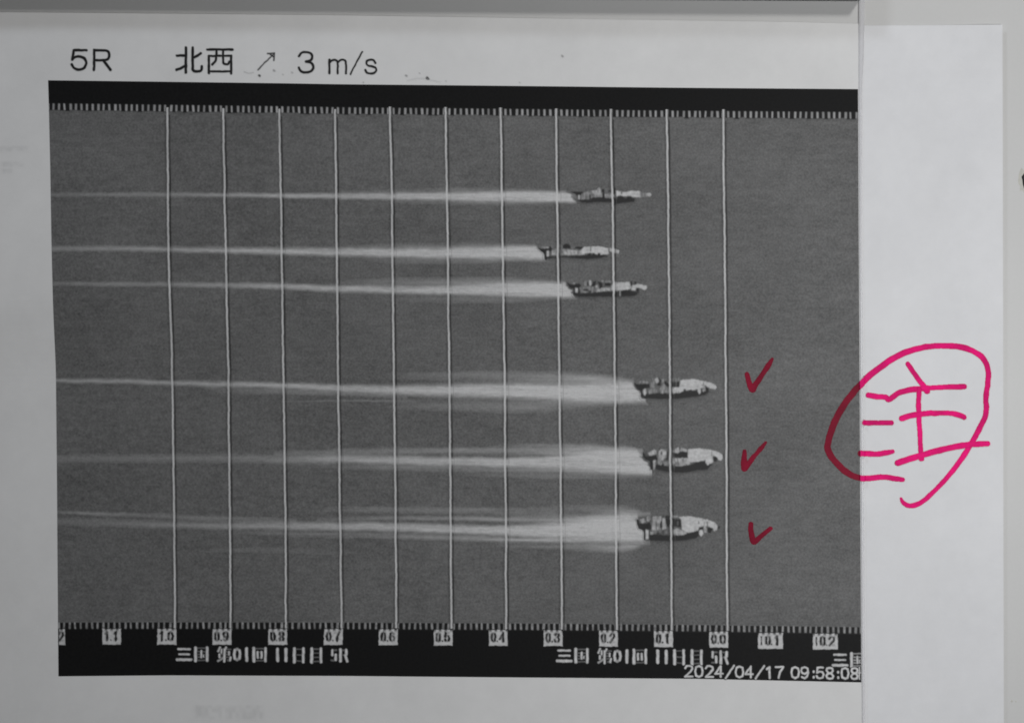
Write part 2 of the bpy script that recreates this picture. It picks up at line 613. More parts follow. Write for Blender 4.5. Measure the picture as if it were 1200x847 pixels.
# ---- wakes: each wake is a few streaks (x, y, half width, strength)
WAKES = [
    [   # farthest boat
        [(62, 228.6, 2.2, .20), (130, 228.4, 2.2, .30), (200, 228.5, 2.2, .34), (265, 229, 2.1, .60), (330, 229.6, 2.3, .72),
         (400, 230, 2.8, .78), (460, 230.4, 3.2, .86), (530, 230.6, 4.2, .92), (590, 230.6, 5.2, .95), (640, 231, 5.4, 1.0), (664, 231.4, 4.6, 1.0), (673, 232, 2.5, .8)],
        [(360, 226, 3, .0), (450, 226, 3.5, .22), (540, 226.5, 5, .40), (620, 228, 5, .5), (668, 229, 3, .3)],
        [(420, 236, 2.5, .0), (520, 237, 3, .22), (610, 237, 3, .28), (665, 236, 2, .1)],
    ],
    [
        [(63, 291.5, 2.6, .42), (130, 291.8, 2.6, .50), (200, 292.4, 2.7, .58), (265, 293.4, 2.8, .80), (330, 294.5, 3.4, .86),
         (400, 295.5, 4.0, .92), (460, 296.2, 4.6, .95), (530, 296.4, 5.4, .95), (590, 296.4, 6.8, .98), (622, 296.2, 6.8, 1.0), (636, 297.5, 4.0, .9), (640, 299, 2, .5)],
        [(380, 289, 3, .0), (470, 289, 3.4, .25), (560, 290, 4, .45), (620, 292, 3, .4)],
        [(400, 304, 3, .0), (470, 305, 4, .20), (560, 305, 4, .28), (620, 303, 3, .2)],
    ],
    [
        [(64, 332.5, 2.2, .22), (140, 333.0, 2.2, .34), (200, 333.6, 2.3, .42), (265, 334.6, 2.5, .60), (330, 335.8, 2.8, .70),
         (400, 338.2, 3.4, .80), (460, 339.4, 3.8, .86), (530, 340.0, 4.6, .92), (590, 339.6, 6.4, .95), (640, 339.4, 7.4, 1.0), (662, 340.6, 5.6, 1.0), (672, 342.5, 3.0, .7)],
        [(380, 330, 4, .0), (460, 331, 4.6, .30), (540, 332, 5.4, .48), (600, 333, 5.4, .7), (655, 335, 4, .7)],
        [(420, 349, 3, .0), (510, 350.5, 4, .20), (590, 350.5, 4, .30), (655, 347.5, 3, .22)],
    ],
    [
        [(66, 446.0, 2.2, .45), (140, 446.6, 2.3, .62), (200, 448.6, 2.3, .60), (265, 450.2, 2.8, .76), (330, 451.6, 2.8, .80),
         (400, 454.8, 3.8, .82), (460, 456.2, 4.6, .90), (530, 457.4, 6.4, .92), (590, 458.0, 7.8, .94), (650, 459, 8.4, .96), (700, 459.4, 10.0, 1.0), (738, 459, 10.2, 1.0), (750, 460.5, 6.5, 1.0), (756, 462, 4, .6)],
        [(230, 457, 4, .0), (270, 458, 3.5, .12), (330, 458.5, 3.0, .24), (400, 461, 2.4, .22), (470, 464, 2.6, .15)],
        [(300, 470, 1.0, .0), (370, 470.2, 1.0, .16), (430, 470, 1.0, .18), (480, 470, 1.2, .1)],
        [(400, 441, 3, .0), (500, 440.5, 4, .15), (600, 441, 5, .28), (690, 444, 5, .45), (735, 449, 4, .4)],
        [(420, 474, 4, .0), (520, 475, 6, .16), (610, 476, 6, .24), (680, 472, 5, .25), (735, 469, 3, .2)],
    ],
    [
        [(67, 537.5, 4.2, .20), (140, 537.0, 4.2, .22), (200, 537, 4, .24), (265, 536.6, 4, .28), (330, 538.0, 4.2, .38),
         (400, 537.6, 4.4, .62), (460, 538.8, 4.4, .74), (530, 540.6, 4.6, .84), (590, 541.6, 4.8, .86), (650, 541.4, 6.2, .90), (700, 540, 10.0, .96), (735, 539.4, 12.4, 1.0), (750, 540, 11.0, 1.0), (757, 544, 6, .7)],
        [(330, 531, 3, .12), (420, 529, 3.2, .26), (520, 528, 3.4, .30), (620, 528.5, 4, .34), (690, 530, 5, .6), (745, 533, 4, .6)],
        [(330, 546, 2.4, .0), (420, 547, 3, .18), (540, 549, 3, .26), (640, 550, 3, .34), (720, 550, 4, .7), (756, 551, 3.4, .7), (762, 552, 2, .3)],
        [(560, 521, 2, .0), (640, 522, 2.4, .18), (700, 524, 3, .30), (745, 527, 2, .2)],
        [(500, 556, 2.4, .0), (620, 557, 3, .14), (700, 558, 3, .16), (740, 557, 2, .1)],
    ],
    [
        [(69, 611.0, 4.4, .18), (130, 612.4, 4.0, .22), (200, 614.6, 3.4, .34), (265, 616, 3.2, .50), (330, 616.0, 3.6, .62),
         (400, 616.2, 4.2, .76), (460, 617.4, 4.4, .80), (530, 619.4, 4.6, .84), (590, 621.2, 5.2, .88), (650, 621.4, 8.4, .94), (700, 619.4, 11.0, 1.0), (735, 617.4, 12.8, 1.0), (746, 617.4, 12, 1.0), (756, 622, 8, .8)],
        [(68, 600, 2, .14), (100, 601, 1.8, .28), (180, 604, 2.4, .24), (260, 608, 3, .22), (340, 610, 3, .16)],
        [(360, 597, 3, .0), (430, 597, 3, .20), (530, 598, 3, .22), (640, 600, 4, .18), (680, 602, 3, .0)],
        [(380, 608, 2, .10), (470, 607, 2, .34), (560, 607.5, 2.2, .38), (640, 609, 4, .42), (700, 608, 5, .6), (740, 607, 5, .6)],
        [(260, 624, 2.6, .0), (330, 625, 2.6, .18), (420, 627, 2.8, .24), (530, 630, 2.8, .36), (620, 632, 2.4, .52), (690, 632.5, 3, .66), (745, 630, 4, .8), (758, 630, 3, .5)],
        [(560, 638, 3, .0), (650, 640, 3, .24), (710, 641, 4, .46), (738, 639.5, 4, .46), (756, 636, 2, .2)],
        [(620, 593, 3, .0), (700, 596, 4, .22), (735, 599, 5, .36), (755, 602, 2.5, .2)],
        [(90, 645, 3, .0), (200, 646, 4, .05), (330, 645, 4, .08), (460, 650, 4, .03)],
    ],
]


WAKE_END = [(670.5, 231.8, 5.4), (636.5, 297, 7.2), (668.5, 340.5, 8.0), (749, 459.5, 10.6), (756, 541, 13.0), (751, 618, 13.0)]


def wake_field(gx, gy, wi):
    out = np.zeros_like(gx)
    for si, st in enumerate(WAKES[wi]):
        pts = np.array(curve(st, 8))
        order = np.argsort(pts[:, 0])
        pts = pts[order]
        cy = np.interp(gx, pts[:, 0], pts[:, 1])
        hw = np.interp(gx, pts[:, 0], pts[:, 2])
        it = np.interp(gx, pts[:, 0], pts[:, 3])
        if si == 0:
            xe, ye, he = WAKE_END[wi]
            hw = np.where(gx > xe - 30, np.interp(gx, [xe - 30, xe], [np.interp(xe - 30, pts[:, 0], pts[:, 2]), he]), hw)
            cy = np.where(gx > xe - 30, np.interp(gx, [xe - 30, xe], [np.interp(xe - 30, pts[:, 0], pts[:, 1]), ye]), cy)
            end = xe + 0.75 * (gy - ye) + 2.6 * smooth_noise(0 * gx, gy, 1, 3.2, 480 + wi) + 1.2 * smooth_noise(gx, gy, 4, 1.6, 490 + wi)
            it = np.where(gx > xe - 30, 1.0, it) * (1 - sstep(end - 2.0, end + 1.5, gx))
        it = np.where((gx < pts[0, 0] - 8) | (gx > pts[-1, 0] + 8), 0, it)
        cy = cy + 0.45 * smooth_noise(gx, 0 * gx, 26, 1, 100 + wi * 10 + si)
        d = np.abs(gy - cy + 0.55 * smooth_noise(gx, gy, 7, 3, 440 + wi * 10 + si)) / np.maximum(hw, 0.5)
        p = np.interp(gx, [250, 420, 600], [2.0, 2.6, 4.0]) if si == 0 else 2.2
        prof = np.exp(-(d * 0.9) ** p) * (1.0 if si == 0 or wi > 2 else 0.62)
        streak = 1 + 0.13 * smooth_noise(gx, gy, 70, 2.6, 200 + wi) + 0.13 * smooth_noise(gx, gy, 9, 1.1, 300 + wi) + 0.10 * smooth_noise(gx, gy, 2.4, 1.6, 350 + wi)
        if si:
            streak = streak + 0.28 * smooth_noise(gx, gy, 60, 2.6, 400 + wi + si)
        out = 1 - (1 - out) * (1 - np.clip(it * prof * streak, 0, 1))
    fade = np.interp(gx, [60, 300, 480, 640], [0.80, 0.84, 0.90, 1.0])
    rag = 1 + 0.10 * smooth_noise(gx, gy, 30, 1.4, 470 + wi) + 0.08 * smooth_noise(gx, gy, 4, 1.2, 475 + wi)
    return np.clip(out * fade * rag, 0, 1)


WAKE_TONE = 0.63
spans = [(60, 676, 216, 244), (61, 644, 282, 314), (62, 676, 324, 360), (65, 760, 430, 486), (66, 764, 514, 564), (67, 762, 586, 656)]


def all_wakes(gx, gy):
    out = np.zeros_like(gx)
    for i, (a, b_, c, d) in enumerate(spans):
        box = (gx > a) & (gx < b_) & (gy > c) & (gy < d)
        if box.any():
            out[box] = np.maximum(out[box], wake_field(gx[box], gy[box], i))
    return out


for i, (a, b_, c, d) in enumerate(spans):
    def f(gx, gy, i=i):
        w = wake_field(gx, gy, i)
        return grey(WAKE_TONE, w)
    sub('boat_wake', a - 6, b_, c, d, 2.0, 0.8, f, M['water_ink'], 2, thr=0.05, skew=lambda gx, gy: (np.maximum(gx, left_x(gy) + 0.3), gy))


# ---- boats: painted shapes in tenfold-enlarged layout units
def poly_mask(gx, gy, pts):
    inside = np.zeros(gx.shape, bool)
    n = len(pts)
    for i in range(n):
        x1, y1 = pts[i]
        x2, y2 = pts[(i + 1) % n]
        if y1 == y2:
            continue
        c = ((y1 > gy) != (y2 > gy)) & (gx < (x2 - x1) * (gy - y1) / (y2 - y1) + x1)
        inside ^= c
    return inside


def blur(a, k):
    for _ in range(2):
        for ax in (0, 1):
            c = np.cumsum(np.concatenate([np.repeat(np.take(a, [0], ax), k + 1, ax), a, np.repeat(np.take(a, [-1], ax), k, ax)], ax), axis=ax)
            n = a.shape[ax]
            hi = np.take(c, np.arange(2 * k + 1, 2 * k + 1 + n), ax)
            lo = np.take(c, np.arange(0, n), ax)
            a = (hi - lo) / (2 * k + 1)
    return a


E = 1200 / 140.0


def R(x0, y0, x1, y1): return [(x0, y0), (x1, y0), (x1, y1), (x0, y1)]


W_, D_, G_ = 0.60, 0.016, 0.24
BOATS = [
    ((650, 200), [
        (.035, [(225, 300), (290, 268), (480, 262), (560, 280), (700, 275), (805, 275), (800, 318), (690, 325), (600, 345), (560, 320), (400, 322), (280, 326)]),
        (.02, [(150, 208), (290, 214), (292, 245), (245, 250), (236, 300), (218, 250)]),
        (.50, R(234, 246, 252, 286)), (G_, [(285, 222), (370, 204), (400, 262), (350, 290), (265, 292), (262, 250)]),
        (.42, [(362, 206), (420, 196), (440, 160), (462, 190), (472, 240), (376, 246)]), (.18, R(432, 148, 450, 168)),
        (.28, R(360, 240, 480, 268)), (.06, R(344, 240, 362, 300)),
        (.38, [(480, 240), (565, 232), (600, 236), (600, 268), (500, 272)]), (.02, R(472, 186, 497, 222)), (.02, R(478, 225, 500, 290)), (.03, R(538, 196, 562, 216)), (.02, R(590, 176, 612, 240)),
        (W_, [(612, 205), (650, 208), (690, 216), (720, 212), (760, 204), (856, 204), (862, 270), (790, 266), (740, 252), (690, 258), (660, 250), (618, 258)]),
        (.10, R(664, 214, 676, 240)), (.02, [(625, 258), (690, 262), (700, 296), (640, 300)]), (.02, R(722, 262, 772, 300)), (.02, R(590, 280, 616, 345)),
        (.30, [(852, 216), (930, 228), (930, 262), (856, 270)]), (.46, [(918, 232), (950, 220), (974, 240), (955, 264), (926, 256)]),
    ]),
    ((610, 270), [
        (.03, [(240, 245), (300, 262), (560, 252), (800, 235), (890, 258), (800, 280), (660, 292), (560, 282), (420, 275), (280, 285), (244, 295)]),
        (.02, [(165, 175), (200, 185), (300, 160), (318, 190), (300, 215), (255, 225), (268, 300), (245, 300), (232, 230), (205, 215)]),
        (.30, R(210, 165, 285, 182)), (W_, R(262, 206, 284, 262)), (.42, [(315, 200), (360, 185), (362, 245), (310, 250)]), (G_, [(385, 190), (440, 185), (560, 200), (570, 248), (400, 250)]),
        (.22, R(310, 150, 350, 178)), (.24, R(380, 148, 420, 170)), (.46, [(430, 206), (480, 196), (540, 200), (600, 205), (640, 215), (640, 245), (440, 245)]),
        (.02, [(420, 150), (455, 130), (500, 150), (505, 180), (425, 186)]), (.02, [(530, 180), (560, 162), (620, 165), (640, 190), (600, 192)]), (.2, R(500, 165, 545, 178)),
        (W_, [(600, 205), (640, 165), (740, 160), (830, 165), (880, 190), (888, 238), (800, 242), (700, 226), (620, 235)]), (.12, R(698, 160, 708, 215)),
        (.02, R(676, 226, 704, 262)), (.02, R(724, 226, 744, 262)), (.02, R(772, 226, 800, 262)), (.02, [(868, 175), (895, 175), (908, 225), (888, 225)]),
        (W_, [(860, 176), (900, 178), (950, 188), (990, 202), (985, 230), (950, 228), (900, 212), (862, 210)]), (.05, R(880, 182, 892, 222)),
    ]),
    ((640, 300), [
        (.025, [(280, 370), (340, 375), (560, 350), (700, 352), (860, 350), (940, 365), (880, 405), (720, 412), (500, 412), (330, 412), (270, 395)]),
        (.02, [(205, 262), (240, 282), (330, 275), (352, 300), (330, 320), (340, 380), (270, 390), (275, 330), (235, 320)]),
        (.26, R(255, 262, 300, 280)), (W_, R(292, 318, 316, 366)), (G_, [(340, 318), (400, 308), (480, 310), (500, 350), (470, 368), (350, 368)]), (.06, R(370, 330, 420, 352)), (.05, R(430, 345, 450, 368)),
        (.38, R(384, 250, 408, 300)), (.02, R(408, 262, 426, 296)), (.48, [(428, 245), (448, 240), (455, 285), (440, 300), (430, 290)]),
        (.02, [(450, 300), (470, 260), (500, 250), (495, 290), (470, 310)]), (.46, [(492, 295), (515, 290), (525, 330), (505, 340)]), (.02, [(515, 258), (560, 265), (570, 320), (535, 325), (530, 290)]), (.3, R(548, 244, 575, 262)),
        (.42, [(500, 335), (580, 318), (660, 318), (665, 345), (500, 362)]), (.02, R(586, 270, 652, 302)), (.26, R(590, 248, 660, 266)),
        (W_, [(652, 300), (690, 262), (830, 262), (850, 300), (850, 330), (760, 345), (660, 345)]), (.02, R(844, 250, 862, 298)), (.02, R(884, 256, 902, 290)),
        (.02, [(720, 352), (800, 340), (840, 345), (850, 380), (700, 385)]), (.40, R(734, 340, 748, 402)), (W_, [(860, 305), (890, 295), (905, 320), (890, 350), (855, 335)]), (.02, R(905, 318, 930, 365)),
        (W_, [(862, 296), (915, 282), (960, 285), (1008, 300), (1012, 325), (985, 340), (940, 320), (880, 318)]),
    ]),
    ((720, 420), [
        (.022, [(270, 350), (340, 350), (540, 340), (700, 322), (880, 320), (960, 330), (900, 370), (760, 392), (600, 410), (430, 408), (300, 402), (268, 400)]),
        (.02, [(190, 242), (240, 258), (350, 250), (355, 295), (300, 300), (275, 320), (285, 390), (262, 385), (262, 330), (220, 300)]),
        (.24, R(240, 226, 340, 248)), (W_, [(288, 310), (312, 302), (318, 350), (302, 376), (290, 350)]),
        (.36, [(340, 320), (375, 305), (380, 350), (345, 350)]), (.26, [(360, 240), (380, 190), (400, 230), (410, 290), (380, 295), (360, 285)]), (G_, R(390, 300, 440, 345)),
        (.50, [(402, 205), (425, 185), (445, 225), (430, 245), (410, 240)]), (.02, [(440, 190), (468, 215), (462, 275), (430, 272), (425, 250), (448, 240)]), (.30, R(476, 205, 500, 240)),
        (.32, [(455, 300), (490, 245), (520, 280), (540, 290), (560, 345), (460, 350)]), (.02, [(500, 225), (545, 250), (548, 285), (520, 280), (500, 250)]),
        (.02, [(575, 240), (650, 232), (652, 285), (575, 288)]), (.16, R(612, 236, 622, 285)), (.24, R(580, 195, 650, 230)), (.07, R(624, 190, 634, 228)),
        (W_, [(576, 292), (650, 288), (662, 215), (760, 205), (850, 215), (885, 250), (890, 290), (800, 315), (690, 325), (650, 345), (580, 345)]),
        (.04, [(690, 320), (700, 300), (730, 318), (770, 305), (780, 330), (720, 345)]), (W_, [(712, 295), (735, 295), (735, 322), (715, 322)]),
        (W_, [(838, 308), (860, 300), (865, 340), (850, 358), (832, 330)]), (.44, [(880, 270), (905, 260), (915, 320), (885, 335)]),
        (.02, [(912, 270), (940, 295), (945, 325), (915, 345), (910, 300)]), (W_, [(840, 214), (900, 226), (960, 240), (1012, 266), (1026, 286), (1005, 308), (955, 300), (920, 276), (860, 262)]), (.25, R(886, 234, 896, 270)), (.10, [(906, 262), (928, 284), (920, 290), (904, 280)]),
    ]),
    ((730, 500), [
        (.022, [(290, 380), (400, 370), (660, 385), (740, 352), (830, 340), (900, 365), (845, 430), (740, 440), (620, 462), (450, 455), (330, 432)]),
        (.02, [(190, 255), (215, 268), (225, 295), (330, 285), (352, 325), (330, 340), (300, 345), (300, 430), (270, 430), (268, 345), (225, 330), (200, 295)]),
        (.10, R(225, 250, 260, 290)), (.46, [(250, 262), (310, 225), (335, 240), (330, 275), (260, 285)]), (.48, [(300, 335), (325, 330), (320, 420), (305, 430)]),
        (.38, [(350, 300), (362, 240), (380, 225), (435, 220), (432, 300), (400, 345), (380, 385), (355, 370)]), (.14, [(380, 335), (420, 320), (410, 370), (385, 365)]), (.05, R(380, 250, 392, 275)),
        (.03, [(435, 235), (455, 250), (455, 340), (425, 330), (438, 300)]), (.32, R(410, 350, 460, 390)),
        (.40, [(490, 240), (545, 205), (580, 210), (640, 225), (640, 250), (520, 265)]), (.09, R(565, 200, 578, 222)),
        (.02, [(498, 250), (540, 265), (580, 245), (645, 248), (650, 310), (580, 308), (500, 305)]), (.44, [(490, 315), (660, 310), (672, 372), (580, 395), (500, 385)]), (.2, R(520, 350, 560, 385)), (.10, R(505, 370, 520, 410)),
        (W_, [(650, 310), (650, 222), (760, 215), (870, 228), (905, 250), (900, 300), (830, 330), (740, 350), (668, 352)]),
        (.30, [(880, 240), (905, 245), (900, 290), (882, 285)]),
        (.04, [(830, 320), (840, 305), (825, 390), (840, 430), (812, 370)]), (W_, [(830, 310), (895, 300), (905, 350), (870, 370), (845, 385), (826, 350)]),
        (.02, [(905, 300), (930, 292), (950, 320), (935, 350), (905, 345)]), (W_, [(850, 224), (905, 236), (965, 260), (1004, 286), (1002, 314), (976, 340), (955, 330), (938, 296), (900, 286), (860, 270)]), (.30, R(882, 240, 894, 290)), (.02, R(998, 268, 1012, 312)),
    ]),
    ((720, 580), [
        (.022, [(295, 400), (380, 385), (560, 400), (740, 378), (840, 350), (880, 380), (820, 432), (700, 455), (560, 462), (420, 460), (310, 455)]),
        (.02, [(218, 240), (240, 240), (250, 280), (300, 285), (350, 270), (370, 310), (365, 345), (312, 345), (312, 450), (292, 450), (290, 350), (240, 335), (222, 290)]),
        (.42, [(250, 240), (300, 230), (310, 270), (270, 278)]), (.44, [(325, 215), (345, 205), (360, 235), (350, 265), (318, 255)]), (W_, R(312, 345, 340, 440)), (.02, R(342, 350, 354, 440)),
        (.36, [(372, 350), (378, 225), (400, 205), (470, 210), (470, 260), (455, 300), (460, 345), (400, 350)]), (.1, R(414, 260, 422, 345)), (.40, R(356, 362, 388, 392)),
        (.02, [(452, 290), (475, 230), (482, 310), (470, 328), (455, 320)]), (.46, [(480, 225), (505, 230), (520, 330), (480, 345)]), (.02, [(505, 230), (560, 235), (560, 320), (525, 315)]),
        (.16, R(395, 350, 545, 390)), (.05, R(420, 372, 450, 395)), (.04, R(484, 345, 494, 400)), (.02, R(510, 205, 560, 228)),
        (.02, [(585, 225), (630, 245), (665, 235), (672, 325), (620, 310), (585, 318)]), (.12, R(626, 260, 640, 300)), (.42, R(575, 205, 640, 222)),
        (.46, [(580, 350), (620, 330), (730, 372), (690, 400), (590, 398)]),
        (W_, [(640, 215), (740, 210), (850, 225), (920, 250), (905, 300), (850, 320), (835, 350), (740, 374), (676, 345), (668, 240)]), (.24, R(840, 250, 850, 290)),
        (.02, [(842, 320), (880, 312), (900, 330), (870, 345), (850, 345)]), (W_, [(848, 350), (880, 345), (892, 385), (868, 412), (848, 392)]), (.46, [(890, 310), (915, 300), (930, 375), (900, 370)]),
        (.02, [(930, 325), (980, 322), (985, 345), (960, 380), (930, 375)]), (W_, [(840, 222), (900, 236), (950, 250), (1010, 274), (1032, 308), (1026, 344), (1000, 360), (984, 326), (936, 312), (900, 300), (850, 280)]), (.12, R(926, 262, 936, 310)), (.30, R(896, 262, 904, 300)), (.02, R(1036, 308, 1055, 338)),
    ]),
]

BOAT_FIELDS = []
for bi, ((ox, oy), shapes) in enumerate(BOATS):
    xs = [p[0] for _, sh in shapes for p in sh]
    ys = [p[1] for _, sh in shapes for p in sh]
    x0, x1 = ox + min(xs) / E - 4, ox + max(xs) / E + 4
    y0, y1 = oy + min(ys) / E - 4, oy + max(ys) / E + 4
    st = 0.2
    fx, fy = np.meshgrid(np.arange(x0, x1, st), np.arange(y0, y1, st))
    val = np.zeros(fx.shape)
    cov = np.zeros(fx.shape)
    jag = 5.0 * smooth_noise(fx, fy, 0.9, 2.2, 40 + bi)
    ex, ey = (fx - ox) * E, (fy - oy) * E
    first = None
    for tone, pts in shapes:
        m = poly_mask(ex, ey + jag, pts)
        if first is None:
            first = m
            continue
        val[m] = tone if tone > 0.036 else tone + 0.012
        cov[m] = 1
    # mottle of the coarse print, then the softness of the scan
    val = val * (1 + 0.15 * smooth_noise(fx, fy, 1.2, 2.6, 60 + bi) + 0.14 * smooth_noise(fx, fy, 4, 1.4, 80 + bi))
    mid = (val > 0.05) & (val < 0.48)
    val = np.where(mid, val * (1 + 0.55 * smooth_noise(fx, fy, 0.9, 4.2, 70 + bi)), val)
    soft = np.maximum(blur(first.astype(float), 4) * 0.93, blur(first.astype(float), 10) * 0.9)          # the hull's shade on the printed water
    pre = blur(val * cov, 3)
    cv = blur(cov, 3)
    val = (pre + 0.026 * soft * (1 - cv)) / np.maximum(cv + soft * (1 - cv), 1e-4)
    cv = cv + soft * (1 - cv)
    BOAT_FIELDS.append((x0, y0, st, val, cv))


def sample(field, gx, gy):
    x0, y0, st, val, cv = field
    u = np.clip((gx - x0) / st, 0, val.shape[1] - 1.001)
    v = np.clip((gy - y0) / st, 0, val.shape[0] - 1.001)
    i, j = v.astype(int), u.astype(int)
    return val[i, j], cv[i, j]


def over(v, a, v2, a2):
    """lay tone v2 with cover a2 over tone v with cover a"""
    na = a2 + a * (1 - a2)
    return (v2 * a2 + v * a * (1 - a2)) / np.maximum(na, 1e-4), na


def base_field(gx, gy):
    """wakes, then boats"""
    a = all_wakes(gx, gy)
    v = np.full(gx.shape, WAKE_TONE)
    bc = np.zeros_like(gx)
    for fd in BOAT_FIELDS:
        x0, y0, st, val, cv = fd
        box = (gx > x0) & (gx < x0 + st * val.shape[1]) & (gy > y0) & (gy < y0 + st * val.shape[0])
        if box.any():
            v2, a2 = sample(fd, gx[box], gy[box])
            v[box], a[box] = over(v[box], a[box], v2, a2)
            bc[box] = a2
    return v, a, bc


for fd in BOAT_FIELDS:
    x0, y0, st, val, cv = fd

    def f(gx, gy, fd=fd):
        v, a, bc = base_field(gx, gy)
        return grey(v, np.where(bc > 0.05, a, 0))
    sub('race_boat', x0, x0 + st * (val.shape[1] - 2), y0, y0 + st * (val.shape[0] - 2), 0.42, 0.42, f, M['water_ink'], 3, thr=0.06)

# ---- vertical timing lines
LY = [138, 282, 430, 560, 735]
LINES = [
    [196.8, 198.7, 202.0, 203.8, 205.6], [262.5, 265.0, 267.7, 269.0, 270.6], [327.8, 330.5, 332.2, 334.0, 335.4],
    [392.8, 395.0, 396.4, 398.0, 400.4], [457.3, 460.0, 461.7, 463.0, 464.8], [522.3, 524.5, 526.2, 527.6, 529.0],
    [586.7, 588.9, 591.0, 592.3, 593.2], [651.3, 653.4, 655.2, 657.0, 658.4], [716.0, 718.3, 720.0, 721.4, 722.6],
    [781.2, 783.0, 784.8, 785.6, 786.8], [847.0, 848.8, 850.0, 851.0, 852.0]]
LTOP = [128, 129, 129.5, 130, 127, 127.5, 128, 129, 129.5, 130, 130]
for li, lx in enumerate(LINES):
    pts = np.array(curve(list(zip(LY, lx)), 12))

    def cx(y, pts=pts, li=li):
        return np.interp(y, pts[:, 1 - 1], pts[:, 1]) + 0.45 * smooth_noise(0 * y, y, 1, 33, 500 + li) + 0.2 * smooth_noise(0 * y, y, 1, 9, 530 + li)
    y0, y1 = LTOP[li] - 3, 738.5

    def skew(gx, gy, cx=cx):
        return cx(gy) + gx, gy

    def f(gx, gy, cx=cx, li=li, y0=y0):
        d = gx - cx(gy)
        v, a, bc = base_field(gx, gy)
        free = 1 - np.where(bc > 0.3, 0.25, a)
        core = 1 - sstep(0.45, 1.55, np.abs(d + 0.25 * smooth_noise(gx, gy, 50, 3, 640 + li)))
        right = np.exp(-((d - 2.55) / 0.95) ** 2) * (0.80 + 0.22 * smooth_noise(0 * gy, gy, 1, 40, 560 + li))
        leftf = np.exp(-((d + 2.4) / 0.85) ** 2) * (0.26 + 0.25 * smooth_noise(0 * gy, gy, 1, 50, 590 + li))
        dark = np.clip(np.maximum(right, leftf) * free, 0, 1)
        tick = 1 - sstep(137.0, 140.0, gy - (gx - 520) * 0.0085) + sstep(0.0, 1.0, gy - water_bottom(gx))
        v, a = over(v, a, 0.012, dark)
        v, a = over(v, a, 0.70, np.clip(core * (0.84 + 0.12 * smooth_noise(0 * gy, gy, 1, 22, 620 + li) + 0.10 * smooth_noise(0 * gy, gy, 1, 5, 660 + li)), 0, 1))
        keep = np.abs(d) < np.where(tick > 0.5, 1.9, 4.6)
        return grey(v, a * keep)
    sub('timing_line', -4.2, 4.8, y0 + 1.5, y1, 0.5, 1.6, f, M['water_ink'], 4, thr=0.12, skew=skew)

# ---- numbers on the lower scale
FONT = {   # strokes on a 0..1 by 0..1 cell, y down
    '0': [[(.5, 0), (.12, .12), (0, .5), (.12, .88), (.5, 1), (.88, .88), (1, .5), (.88, .12), (.5, 0)]],
    '1': [[(.18, .18), (.52, 0), (.52, 1)]],
    '2': [[(.02, .22), (.2, .03), (.55, 0), (.9, .1), (.95, .3), (.7, .55), (.02, 1), (1, 1)]],
    '3': [[(.03, .2), (.2, .04), (.5, 0), (.85, .1), (.9, .28), (.75, .43), (.45, .48), (.8, .54), (.97, .74), (.85, .93), (.5, 1), (.15, .95), (0, .78)]],
    '4': [[(.72, 1), (.72, 0), (0, .7), (1, .7)]],
    '5': [[(.9, 0), (.14, 0), (.06, .48), (.4, .36), (.8, .42), (1, .66), (.86, .92), (.45, 1), (.1, .94), (0, .78)]],
    '6': [[(.9, .14), (.55, 0), (.16, .15), (0, .55), (.12, .9), (.5, 1), (.88, .92), (1, .68), (.85, .46), (.5, .4), (.06, .6)]],
    '7': [[(0, 0), (1, 0), (.55, .5), (.4, 1)]],
    '8': [[(.5, 0), (.12, .08), (.06, .27), (.25, .44), (.75, .55), (.98, .76), (.85, .95), (.5, 1), (.15, .95), (.02, .76), (.25, .55), (.75, .44), (.94, .27), (.88, .08), (.5, 0)]],
    '9': [[(.1, .9), (.45, 1), (.84, .85), (1, .45), (.88, .1), (.5, 0), (.12, .08), (0, .32), (.15, .54), (.5, .6), (.94, .42)]],
    '/': [[(0, 1.08), (1, -.05)]],
    ':': [[(.5, .3), (.5, .36)], [(.5, .8), (.5, .86)]],
    '.': [[(.5, .96), (.5, 1)]],
    '+': [[(.5, .08), (.5, 1)], [(.2, .5), (.8, .5)]],
}


def glyph(ch, x, y, w, h, sw):
    return [([(x + p[0] * w, y + p[1] * h) for p in st], sw) for st in FONT[ch]]


